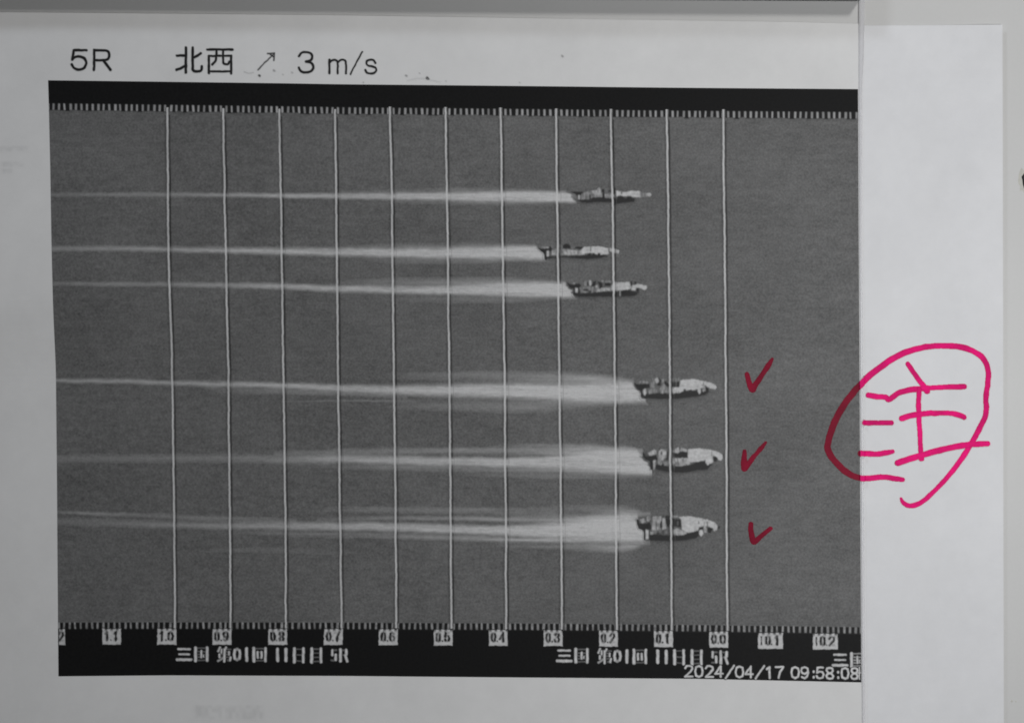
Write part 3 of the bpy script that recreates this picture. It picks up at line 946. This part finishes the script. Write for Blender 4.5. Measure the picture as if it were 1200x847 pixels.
NUMS = [(69.6, 77, 'c2'), (120.2, 142.3, '1.1'), (184.6, 207.2, '1.0'), (249.2, 271.8, '0.9'), (314.6, 337.0, '0.8'), (379.8, 402.0, '0.7'),
        (444.0, 466.4, '0.6'), (508.3, 530.4, '0.5'), (572.8, 594.8, '0.4'), (637.0, 659.2, '0.3'), (701.8, 724.0, '0.2'),
        (766.0, 788.4, '0.1'), (830.8, 853.0, '0.0'), (887.6, 917.0, '+0.1'), (951.8, 981.4, '+0.2')]
for k, (xa, xb, txt) in enumerate(NUMS):
    mid = 0.5 * (xa + xb)
    yt = float(water_bottom(mid)) + 8.0 + (0.5 if mid > 850 else 0)
    yb = yt + 19.0
    st = []
    iy, ih = yt + 4.2, 9.6
    if txt == 'c2':
        st += glyph('2', xa + 0.6, iy, 4.2, ih, 2.9)
    elif txt[0] == '+':
        st += glyph('+', xa + 2.4, iy, 3.6, ih, 1.6)
        st += glyph('0', xa + 9.4, iy, 4.6, ih, 2.9)
        st += glyph('.', xa + 15.4, iy, 1.6, ih, 1.5)
        st += glyph(txt[3], xa + 19.6, iy, 5.6, ih, 2.9)
    else:
        st += glyph(txt[0], xa + 3.4, iy, 4.2, ih, 2.9)
        st += glyph('.', xa + 9.4, iy, 1.6, ih, 1.5)
        st += glyph(txt[2], xa + 13.2, iy, 5.0, ih, 2.9)

    def f(gx, gy, xa=xa, xb=xb, yt=yt, yb=yb, st=st, k=k):
        wob = 0.45 * smooth_noise(gx, gy, 3, 3, 700 + k)
        d = np.maximum(np.abs(gx - (xa + xb) / 2) - (xb - xa) / 2, np.abs(gy - (yt + yb) / 2) - (yb - yt) / 2) + wob
        box = 1 - sstep(-1.0, 0.5, d)
        tooth = 0.5 + 0.5 * np.cos((gx - 75.8) * 2 * math.pi / TICK)
        up = (1 - sstep(yt + 0.2, yt + 4.4, gy)) * (1 - sstep(0.2, 0.75, tooth))     # dark teeth bite into the box
        ink = strokes_cover(gx + 0.5 * smooth_noise(gx, gy, 2, 3, 760 + k), gy + 0.4 * smooth_noise(gx, gy, 2, 3, 780 + k), st, 1.1, 0.72)
        ink = np.clip(ink * (1.05 + 0.25 * smooth_noise(gx, gy, 3, 4, 790 + k)), 0, 1)
        val = 0.62 * (1 + 0.12 * smooth_noise(gx, gy, 2.2, 2.2, 730 + k)) * (1 - 0.96 * ink) * (1 - 0.85 * up)
        return grey(np.maximum(val, 0.01), box)
    sub('number_plate', xa - 1, xb + 1, yt - 1, yb + 1, 0.5, 0.5, f, M['band_ink'], 5, thr=0.05)


# ---- captions in the black band (race place, meeting, day, race)
def V(x, y0, y1, w=2.6): return ([(x, y0), (x, y1)], w)
def H(x0, x1, y, w=1.5): return ([(x0, y), (x1, y)], w)


def kanji(ch, x, y, w, h):
    a, b_, c, d = x, x + w, y, y + h
    mx = x + w / 2
    if ch == 'three':
        return [H(a + .8, b_ - 1.2, c + 1.8, -2.3), H(a + 1.8, b_ - 1.8, c + h * .52, -2.0), H(a - .6, b_ + .4, d - 1.1, -3.0)]
    if ch == 'country':
        return [V(a + 1.0, c, d, 3.2), V(b_ - 1.0, c, d, 2.8), H(a, b_, c + .4, 1.4), H(a, b_, d - .4, 1.4), H(a + 4, b_ - 4, c + 4.6, 1.5), H(a + 4, b_ - 4, c + 8.0, 1.5),
                H(a + 4, b_ - 4, d - 4.0, 1.6), V(mx, c + 4, d - 4, 2.3), V(mx + 2.6, d - 6.4, d - 4.6, 1.4)]
    if ch == 'number':
        return [([(a + 2, c - .5), (a, c + 4)], 2.2), H(a + 1.5, mx - 1, c + 1.6, 1.5), ([(mx + 2, c - .5), (mx, c + 4)], 2.2), H(mx + 1.5, b_, c + 1.6, 1.5), H(a + 1, b_ - 1, c + 4.6, 1.5),
                V(b_ - 1.6, c + 4.6, c + 8, 1.9), H(a + 1.2, b_ - 1.2, c + 7.8, 1.5), V(a + 1.6, c + 7.8, c + 11, 2.2), H(a + 1.2, b_, c + 11, 1.5),
                V(mx, c + 2, d + .6, 2.4), ([(mx, c + 11), (a, d)], 2.2), ([(b_, c + 11), (b_ - .6, d - .5), (b_ - 3, d - .6)], 2.2), V(a + 3.8, c + 2, c + 6, 1.8)]
    if ch == 'times':
        return [V(a + 1.0, c, d, 3.2), V(b_ - 1.0, c, d, 2.6), H(a, b_, c + .4, 1.3), H(a, b_, d - .4, 1.3), V(mx - 2.3, c + 4.4, d - 4, 2.3), V(mx + 2.3, c + 4.4, d - 4, 2.3),
                H(mx - 2, mx + 2, c + 4.4, 1.3), H(mx - 2, mx + 2, d - 4, 1.3)]
    if ch == 'sun':
        return [V(a + 1.0, c, d + .6, 3.2), V(b_ - 1.6, c, d + .6, 2.8), H(a, b_ - 1, c + .6, 1.1), H(a + 2, b_ - 2, c + h * .5, 1.3), H(a, b_ - 1, d - .6, 1.1)]
    if ch == 'eye':
        return [V(a + 1.6, c, d + .6, 3.2), V(b_ - 1.2, c, d + .6, 2.8), H(a + 1, b_ - 1, c + .4, 1.4), H(a + 2, b_ - 2, c + h * .34, 1.1), H(a + 2, b_ - 2, c + h * .66, 1.1), H(a + 1, b_ - 1, d - .2, 1.3)]


def caption(x, y, sy_slope=0.0, upto=99):
    """the race caption laid out from x; returns strokes"""
    items = [('three', 0, 15.4), ('country', 20.0, 15.6), ('number', 47.5, 14.6), ('0', 66.2, 7.0), ('1', 79.0, 4), ('times', 88.2, 15.6),
             ('1', 115.2, 4), ('1', 125.0, 4), ('sun', 135.6, 13.2), ('eye', 155.4, 13.6), ('5', 180.2, 5.8), ('R', 189.6, 9.2)]
    st = []
    for i, (ch, dx, w) in enumerate(items):
        if i >= upto:
            break
        yy = y + sy_slope * dx
        if ch in ('three', 'country', 'number', 'times', 'sun', 'eye'):
            st += kanji(ch, x + dx, yy, w, 15.2)
        elif ch == '0':
            st += glyph('0', x + dx, yy + 1.2, w, 12.6, 2.8)
        elif ch == '1':
            st.append(V(x + dx + 1.8, yy + .8, yy + 14.4, 3.2))
        elif ch == '5':
            st += [H(x + dx, x + dx + w, yy + 1.6, 2.0), V(x + dx + 1, yy + 1.4, yy + 7.5, 2.4), H(x + dx, x + dx + w - 1, yy + 7, 2.0), V(x + dx + w - .8, yy + 7, yy + 13, 2.7),
                   H(x + dx, x + dx + w - 1, yy + 13.6, 2.0)]
        elif ch == 'R':
            st += [V(x + dx + 1.0, yy + .8, yy + 14.4, 2.8), H(x + dx + 1, x + dx + w - 1, yy + 1.6, 1.5), V(x + dx + w - 1.4, yy + 1.4, yy + 6.5, 2.8),
                   H(x + dx + 1, x + dx + w - 1, yy + 7.4, 1.5), ([(x + dx + w - 2.6, yy + 7.4), (x + dx + w - .4, yy + 14.4)], 2.8)]
    return st


def text_patch(name, strokes, mat, tone, layer, parent, soft=0.8, seed=0, step=0.5, mott=0.15, clipx=None, gain=1.0, smear=0.0):
    xs = [p[0] for s, w in strokes for p in s]
    ys = [p[1] for s, w in strokes for p in s]
    x1 = max(xs) + 3
    if clipx: x1 = min(x1, clipx)

    def f(gx, gy):
        wx = gx + 0.30 * smooth_noise(gx, gy, 3.5, 3.5, 800 + seed)
        wy = gy + 0.30 * smooth_noise(gx, gy, 3.5, 3.5, 850 + seed)
        c = strokes_cover(wx, wy, strokes, soft, smear) * gain
        if smear:
            c = c * np.clip(1.05 + 0.22 * smooth_noise(gx, gy, 2.0, 7, 950 + seed), 0, 1)
        return grey(tone * (1 + mott * smooth_noise(gx, gy, 2.2, 3, 900 + seed)), c)
    return patch(name, min(xs) - 3, x1, min(ys) - 3, max(ys) + 3, step, step, f, mat, parent, layer, thr=0.03)


text_patch('caption_text', caption(208.6, 758.2, 0.008), M['band_ink'], 0.72, 5, photo, 0.95, 1, smear=0.76)
text_patch('caption_text', caption(653.6, 759.8, 0.012), M['band_ink'], 0.72, 5, photo, 0.95, 2, smear=0.76)
text_patch('caption_text', caption(976.2, 764.6, 0.012, upto=2), M['band_ink'], 0.66, 5, photo, 0.9, 3, clipx=1008.4, smear=0.4)

# ---- date and time
dst = []
DATE = [('2', 802.4), ('0', 814.2), ('2', 826.4), ('4', 837.6), ('/', 849.8), ('0', 861.6), ('4', 872.8), ('/', 885.0), ('1', 896.6), ('7', 908.4),
        ('0', 926.8), ('9', 938.2), (':', 952.0), ('5', 956.4), ('8', 967.6), (':', 980.6), ('0', 985.4), ('8', 996.4)]
for ch, dx in DATE:
    yy = 779.2 + (dx - 802) * 0.0138
    if ch == ':':
        dst += [([(dx + 1, yy + 4.6), (dx + 1, yy + 5.4)], 2.4), ([(dx + 1, yy + 11), (dx + 1, yy + 11.8)], 2.4)]
    elif ch == '1':
        dst += [([(dx + 1.6, yy + 2.6), (dx + 4.6, yy + .4), (dx + 4.6, yy + 13)], 2.3)]
    else:
        w = (8.9 if dx < 930 else 8.3) if ch not in '/' else 9.8
        dst += glyph(ch, dx, yy, w, 12.8, 2.1)
dst += [H(998, 1007.4, 787.6, 1.4), V(1006.4, 781, 794.5, 1.5)]
text_patch('date_text', dst, M['band_ink'], 0.72, 6, photo, 0.75, 4, step=0.45, clipx=1008.6)

# ---- headings on the sheet
hd = []
# 5
hd += [(([(102.4, 59.6), (87.6, 59.6), (85.8, 70.6)]), 3.0),
       (curve([(85.8, 70.4), (89, 67.8), (94, 67.0), (100, 69.2), (102.2, 74.6), (100, 80), (94, 82.4), (88.4, 80.8), (85.2, 76.4)], 6), 3.0)]
# R
hd += [([(111.4, 59.6), (111.4, 82.6)], 3.0), (curve([(111.4, 59.8), (122, 59.8), (127.6, 61.4), (129.2, 65.6), (127.4, 69.8), (122, 71.4), (111.4, 71.4)], 6), 3.0),
       ([(122, 71.4), (130.4, 82.4)], 3.1)]
text_patch('heading_text', [(p_, w_ + 0.35) for p_, w_ in hd], M['paper_ink'], 0.012, 1, sheet, 0.6, 5, step=0.4)
hd = []
# north
hd += [([(218.6, 56.6), (218.6, 85.6)], 3.1), ([(208.0, 65.8), (218, 65.8)], 2.8), (curve([(207.6, 82.6), (213, 80.6), (218.4, 77.6)], 4), 3.0),
       (curve([(226.6, 56.6), (226.6, 79), (227, 82.6), (229, 84.2), (234, 84.2), (236.6, 82.6), (237.2, 78.4)], 5), 3.0), ([(236.0, 63.2), (231.6, 66.2), (226.8, 68.4)], 2.9)]
# west
hd += [([(243.6, 58.8), (273.2, 58.8)], 2.8), ([(245.6, 66.2), (245.6, 86.2)], 2.8), ([(271.6, 66.2), (271.6, 86.6)], 2.8), ([(245.6, 66.2), (271.6, 66.2)], 2.5), ([(245.6, 84.4), (271.6, 84.4)], 2.5),
       (curve([(254.4, 59), (254.2, 66), (253, 72), (249.4, 76.4)], 5), 2.6), (curve([(262.2, 59), (262.2, 72), (263, 75.2), (265, 76), (268, 75.8), (269.6, 73)], 5), 2.6)]
text_patch('heading_text', [(p_, w_ + 0.35) for p_, w_ in hd], M['paper_ink'], 0.014, 1, sheet, 0.6, 6, step=0.4)
ar = [([(302.8, 82.4), (321.6, 63.4)], 1.7), ([(314.0, 63.6), (322.2, 62.6), (321.4, 71.6)], 1.9), ([(317.6, 64.2), (321.2, 67.2)], 2.2)]
text_patch('wind_arrow', ar, M['paper_ink'], 0.03, 1, sheet, 0.8, 7, step=0.45)
hd = []
hd += [(curve([(351.0, 66.4), (353.6, 62.8), (358.8, 61.8), (364.4, 63.2), (366.4, 67.2), (364.2, 71.4), (359.2, 73.0)], 6), 2.8),
       (curve([(359.2, 73.0), (365.0, 74.4), (367.8, 78.8), (365.4, 83.6), (359.4, 85.6), (353.4, 84.2), (350.6, 80.0)], 6), 2.8)]
# m
hd += [([(386.4, 70.6), (386.4, 86.4)], 2.5), (curve([(386.6, 74.4), (389, 71.6), (392.4, 70.6), (395.2, 72), (396, 75.4), (396, 86.4)], 5), 2.4),
       (curve([(396, 74.8), (398.6, 71.6), (402, 70.6), (405.0, 72), (405.8, 75.4), (405.8, 86.4)], 5), 2.4)]
hd += [([(411.0, 87.4), (424.8, 61.2)], 1.8)]
hd += [(curve([(440.2, 74.4), (438.2, 71.4), (434.6, 70.4), (430.8, 71.6), (429.6, 74.6), (431.6, 77.2), (436.0, 78.4), (440.2, 80), (441.2, 83.2), (439, 86), (434.8, 86.9), (430.6, 85.8), (428.6, 82.6)], 5), 2.4)]
text_patch('heading_text', [(p_, w_ + 0.35) for p_, w_ in hd], M['paper_ink'], 0.014, 1, sheet, 0.6, 8, step=0.4)

# stray specks of toner and faint smudges beside the heading
for k, (x, y, r, g) in enumerate([(304.6, 89.2, 1.5, .95), (321.8, 83.2, 1.3, .55), (332, 88, 1.0, .3), (343, 85.6, 1.3, .35), (476.5, 89.2, 1.4, .55), (501.2, 91.8, 1.7, .9), (492, 86.5, 1.0, .35),
                                  (659, 66, 1.5, .5), (609, 97.2, 0.9, .3), (523, 95.4, .9, .3), (426, 97, .9, .45)]):
    text_patch('toner_speck', [([(x - r * .3, y - r * .2), (x + r * .3, y + r * .2)], r * 1.7)], M['paper_ink'], 0.04, 1, sheet, 0.9, 20 + k, gain=g)
text_patch('toner_smudge', [(curve([(287, 85), (292, 86.4), (297, 85.6)], 4), 1.4)], M['paper_ink'], 0.3, 1, sheet, 1.2, 40, gain=.5)
text_patch('toner_smudge', [(curve([(478, 95.0), (492, 92.4), (502, 93.4), (516, 97)], 4), 1.2)], M['paper_ink'], 0.4, 1, sheet, 1.2, 41, gain=.4)


# faint writing showing through from the back of the sheet
def ghost(gx, gy):
    a = np.zeros_like(gx)
    for (x0, x1, y0, y1) in ((-20, 36, 172, 178), (-20, 32, 190, 196), (-20, 20, 198, 204), (226, 312, 826, 842)):
        m = sstep(x0, x0 + 6, gx) * (1 - sstep(x1 - 6, x1, gx)) * sstep(y0 - 2, y0 + 2, gy) * (1 - sstep(y1 - 2, y1 + 2, gy))
        a = np.maximum(a, m)
    a = a * (0.5 + 0.5 * smooth_noise(gx, gy, 4, 5, 77))
    return grey(0.45, a * 0.30)


patch('print_through', -22, 38, 168, 208, 1.2, 1.2, ghost, M['paper_ink'], sheet, 1, thr=0.01)
patch('print_through', 222, 316, 820, 846, 1.2, 1.2, ghost, M['paper_ink'], sheet, 1, thr=0.01)


# ------------------------------------------------------------------ marker ink
def over_print(gx, gy):
    return (gx > left_x(gy)) & (gx < right_x(gy)) & (gy > top_y(gx)) & (gy < bot_y(gx))


PINK = np.array([0.84, 0.004, 0.185])
RED = np.array([0.235, 0.006, 0.027])


def both_sheets(px, py):
    """a stroke lies on the printed sheet and steps down to the plain sheet past its edge"""
    e = np.interp(py, RX_Y, RX_X)
    t = sstep(-1.5, 2.5, px - e)
    h = wave_printed(px, py) * (1 - t) + wave_blank(px, py) * t
    over_strip = sstep(-3.0, -0.8, px - e) * (1 - sstep(4.2, 7.0, px - e))      # rides over the plastic strip
    return np.maximum(h, (np.maximum(wave_printed(px, py), 0.0004) + 0.00021) * over_strip)


def marker(name, path, parent, layer, hfun, seed, step=0.4, dark=1.0):
    """path: (x, y, width) points"""
    P = curve([(p[0], p[1], p[2] * 1.06 + 0.15) for p in path], 8)
    xs = [p[0] for p in P]; ys = [p[1] for p in P]

    def f(gx, gy):
        wx = gx + 0.35 * smooth_noise(gx, gy, 6, 6, 1000 + seed)
        wy = gy + 0.35 * smooth_noise(gx, gy, 6, 6, 1050 + seed)
        c = np.zeros_like(gx)
        core = np.zeros_like(gx)
        for p, q in zip(P[:-1], P[1:]):
            m = 6
            box = (gx > min(p[0], q[0]) - m) & (gx < max(p[0], q[0]) + m) & (gy > min(p[1], q[1]) - m) & (gy < max(p[1], q[1]) + m)
            if not box.any():
                continue
            d, t = seg_dist(wx[box], wy[box], p, q)
            w = (p[2] + (q[2] - p[2]) * t) / 2
            c[box] = np.maximum(c[box], 1 - sstep(-0.5, 0.7, d - w))
            core[box] = np.maximum(core[box], 1 - sstep(-1.6, -0.2, d - w))
        on = over_print(gx, gy)
        tone = 1 + 0.20 * smooth_noise(gx, gy, 14, 14, 1100 + seed) + 0.06 * smooth_noise(gx, gy, 2, 2, 1150 + seed)
        tone = tone * dark * (1.08 - 0.14 * (1 - core))
        rgb = np.where(on[..., None], RED, PINK) * tone[..., None]
        return np.concatenate([rgb, c[..., None]], -1)
    return patch(name, min(xs) - 6, max(xs) + 6, min(ys) - 6, max(ys) + 6, step, step, f, M['marker'], parent, layer, hfun, thr=0.62)


marker('check_mark', [(874.9, 438.4, 4.2), (877.6, 448, 5.4), (880.8, 456.6, 6.0), (884.4, 451.4, 5.8), (893.6, 437.6, 4.6), (899.8, 428.6, 5.2), (904.6, 420.6, 2.8)], sheet, 6, wave_printed, 1)
marker('check_mark', [(872.4, 528.6, 4.2), (871.8, 538, 5.6), (871.6, 548.6, 6.2), (876.4, 543.6, 5.4), (886.6, 530.6, 4.2), (892, 524.6, 4.4), (897.0, 518.0, 2.4)], sheet, 6, wave_printed, 2)
marker('check_mark', [(879.6, 614.2, 5.0), (880.0, 624, 5.6), (882.4, 633.6, 6.2), (887, 632, 5.4), (895.6, 624.2, 4.2), (902.6, 618.6, 4.0)], sheet, 6, wave_printed, 3)

note = empty('handwritten_note', 1070, 590)
tag(note, 'pink marker ring with one handwritten character inside, drawn across both sheets', 'handwriting')
K = 3.852


def cp(x, y, w): return (950 + x / K, 390 + y / K, w)


ring = [(415, 663, 4.6), (375, 657, 5.6), (330, 650, 5.6), (270, 655, 5.8), (215, 653, 5.8), (160, 628, 6.4), (108, 580, 6.6), (77, 530, 6.8), (77, 492, 6.4), (95, 430, 6.8), (135, 345, 6.8), (206, 250, 6.6),
        (300, 165, 6.6), (400, 100, 6.4), (500, 67, 6.2), (610, 58, 6.0), (700, 70, 5.8), (768, 108, 5.6), (795, 160, 5.4), (797, 215, 5.4), (787, 290, 5.4), (787, 365, 5.4), (748, 450, 5.4),
        (692, 548, 5.2), (620, 645, 4.8), (545, 725, 4.6), (492, 768, 5.0), (450, 780, 4.8), (420, 768, 4.2), (408, 748, 2.6)]
marker('ring_stroke', [cp(*p) for p in ring], note, 6, both_sheets, 4)
for k, st in enumerate([
    [(437, 140, 4.6), (458, 170, 5.0), (482, 205, 4.8), (505, 235, 5.4), (524, 262, 6.2)],
    [(260, 280, 5.6), (300, 288, 5.8), (338, 290, 5.6), (354, 300, 5.4), (395, 272, 5.8), (450, 257, 5.8), (510, 250, 5.6), (600, 245, 5.2), (690, 242, 5.6)],
    [(240, 405, 5.0), (300, 406, 5.2), (364, 405, 5.0)],
    [(222, 543, 5.8), (290, 546, 5.8), (340, 541, 5.4), (370, 535, 3.8)],
    [(488, 255, 5.2), (486, 330, 5.0), (490, 420, 5.0), (494, 500, 4.8), (499, 568, 5.4)],
    [(410, 386, 5.6), (450, 374, 6.0), (520, 364, 5.8), (600, 361, 5.4), (650, 366, 5.4), (690, 380, 5.4)],
    [(392, 586, 6.2), (440, 570, 6.4), (520, 546, 6.2), (610, 522, 6.2), (700, 505, 6.0), (760, 500, 5.8), (795, 498, 5.4)],
]):
    marker('character_stroke', [cp(*p) for p in st], note, 7 + 0.5 * k, both_sheets, 5 + k)

# ------------------------------------------------------------------ clear plastic strip along the sheet's right edge
strip = empty('plastic_strip', 1008, 860)
tag(strip, 'narrow clear plastic strip running down the right edge of the printed sheet', 'strip')
ys_ = np.linspace(-40, 900, 95)
rows = []
verts = []
for y in ys_:
    xl = float(np.interp(y, [-40, 0, 105, 300, 564, 798, 900], [1006.0, 1006.0, 1005.6, 1006.4, 1008.0, 1009.0, 1009.6]))
    w = float(np.interp(y, [-40, 0, 60, 110, 300, 600, 900], [8.0, 7.4, 6.0, 4.2, 3.0, 3.4, 4.2]))
    hb = max(float(wave_printed(xl, y)), 0.0004) + 0.00010
    prof = [(0, hb - 0.00006), (0.3, hb + 0.00004), (0.5 * w, hb + 0.00010), (w - .3, hb + 0.00004), (w, hb - 0.00006), (0.5 * w, hb - 0.00008)]
    for dx, h in prof:
        verts.append((X(xl + dx), -h, Z(y)))
n = 6
faces = []
for r in range(len(ys_) - 1):
    for i in range(n):
        a = r * n + i
        c = r * n + (i + 1) % n
        faces.append((a, c, c + n, a + n))
faces.append(tuple(range(n)))
faces.append(tuple(range((len(ys_) - 1) * n, len(ys_) * n))[::-1])
link('edge_film', verts, faces, M['plastic'], strip)

# smooth shading on the sheets
for o in bpy.data.objects:
    if o.type == 'MESH' and o.name.split('.')[0] not in ('channel', 'end_cap', 'wall', 'page', 'dark_chip', 'rust_stain'):
        o.data.polygons.foreach_set('use_smooth', [True] * len(o.data.polygons))
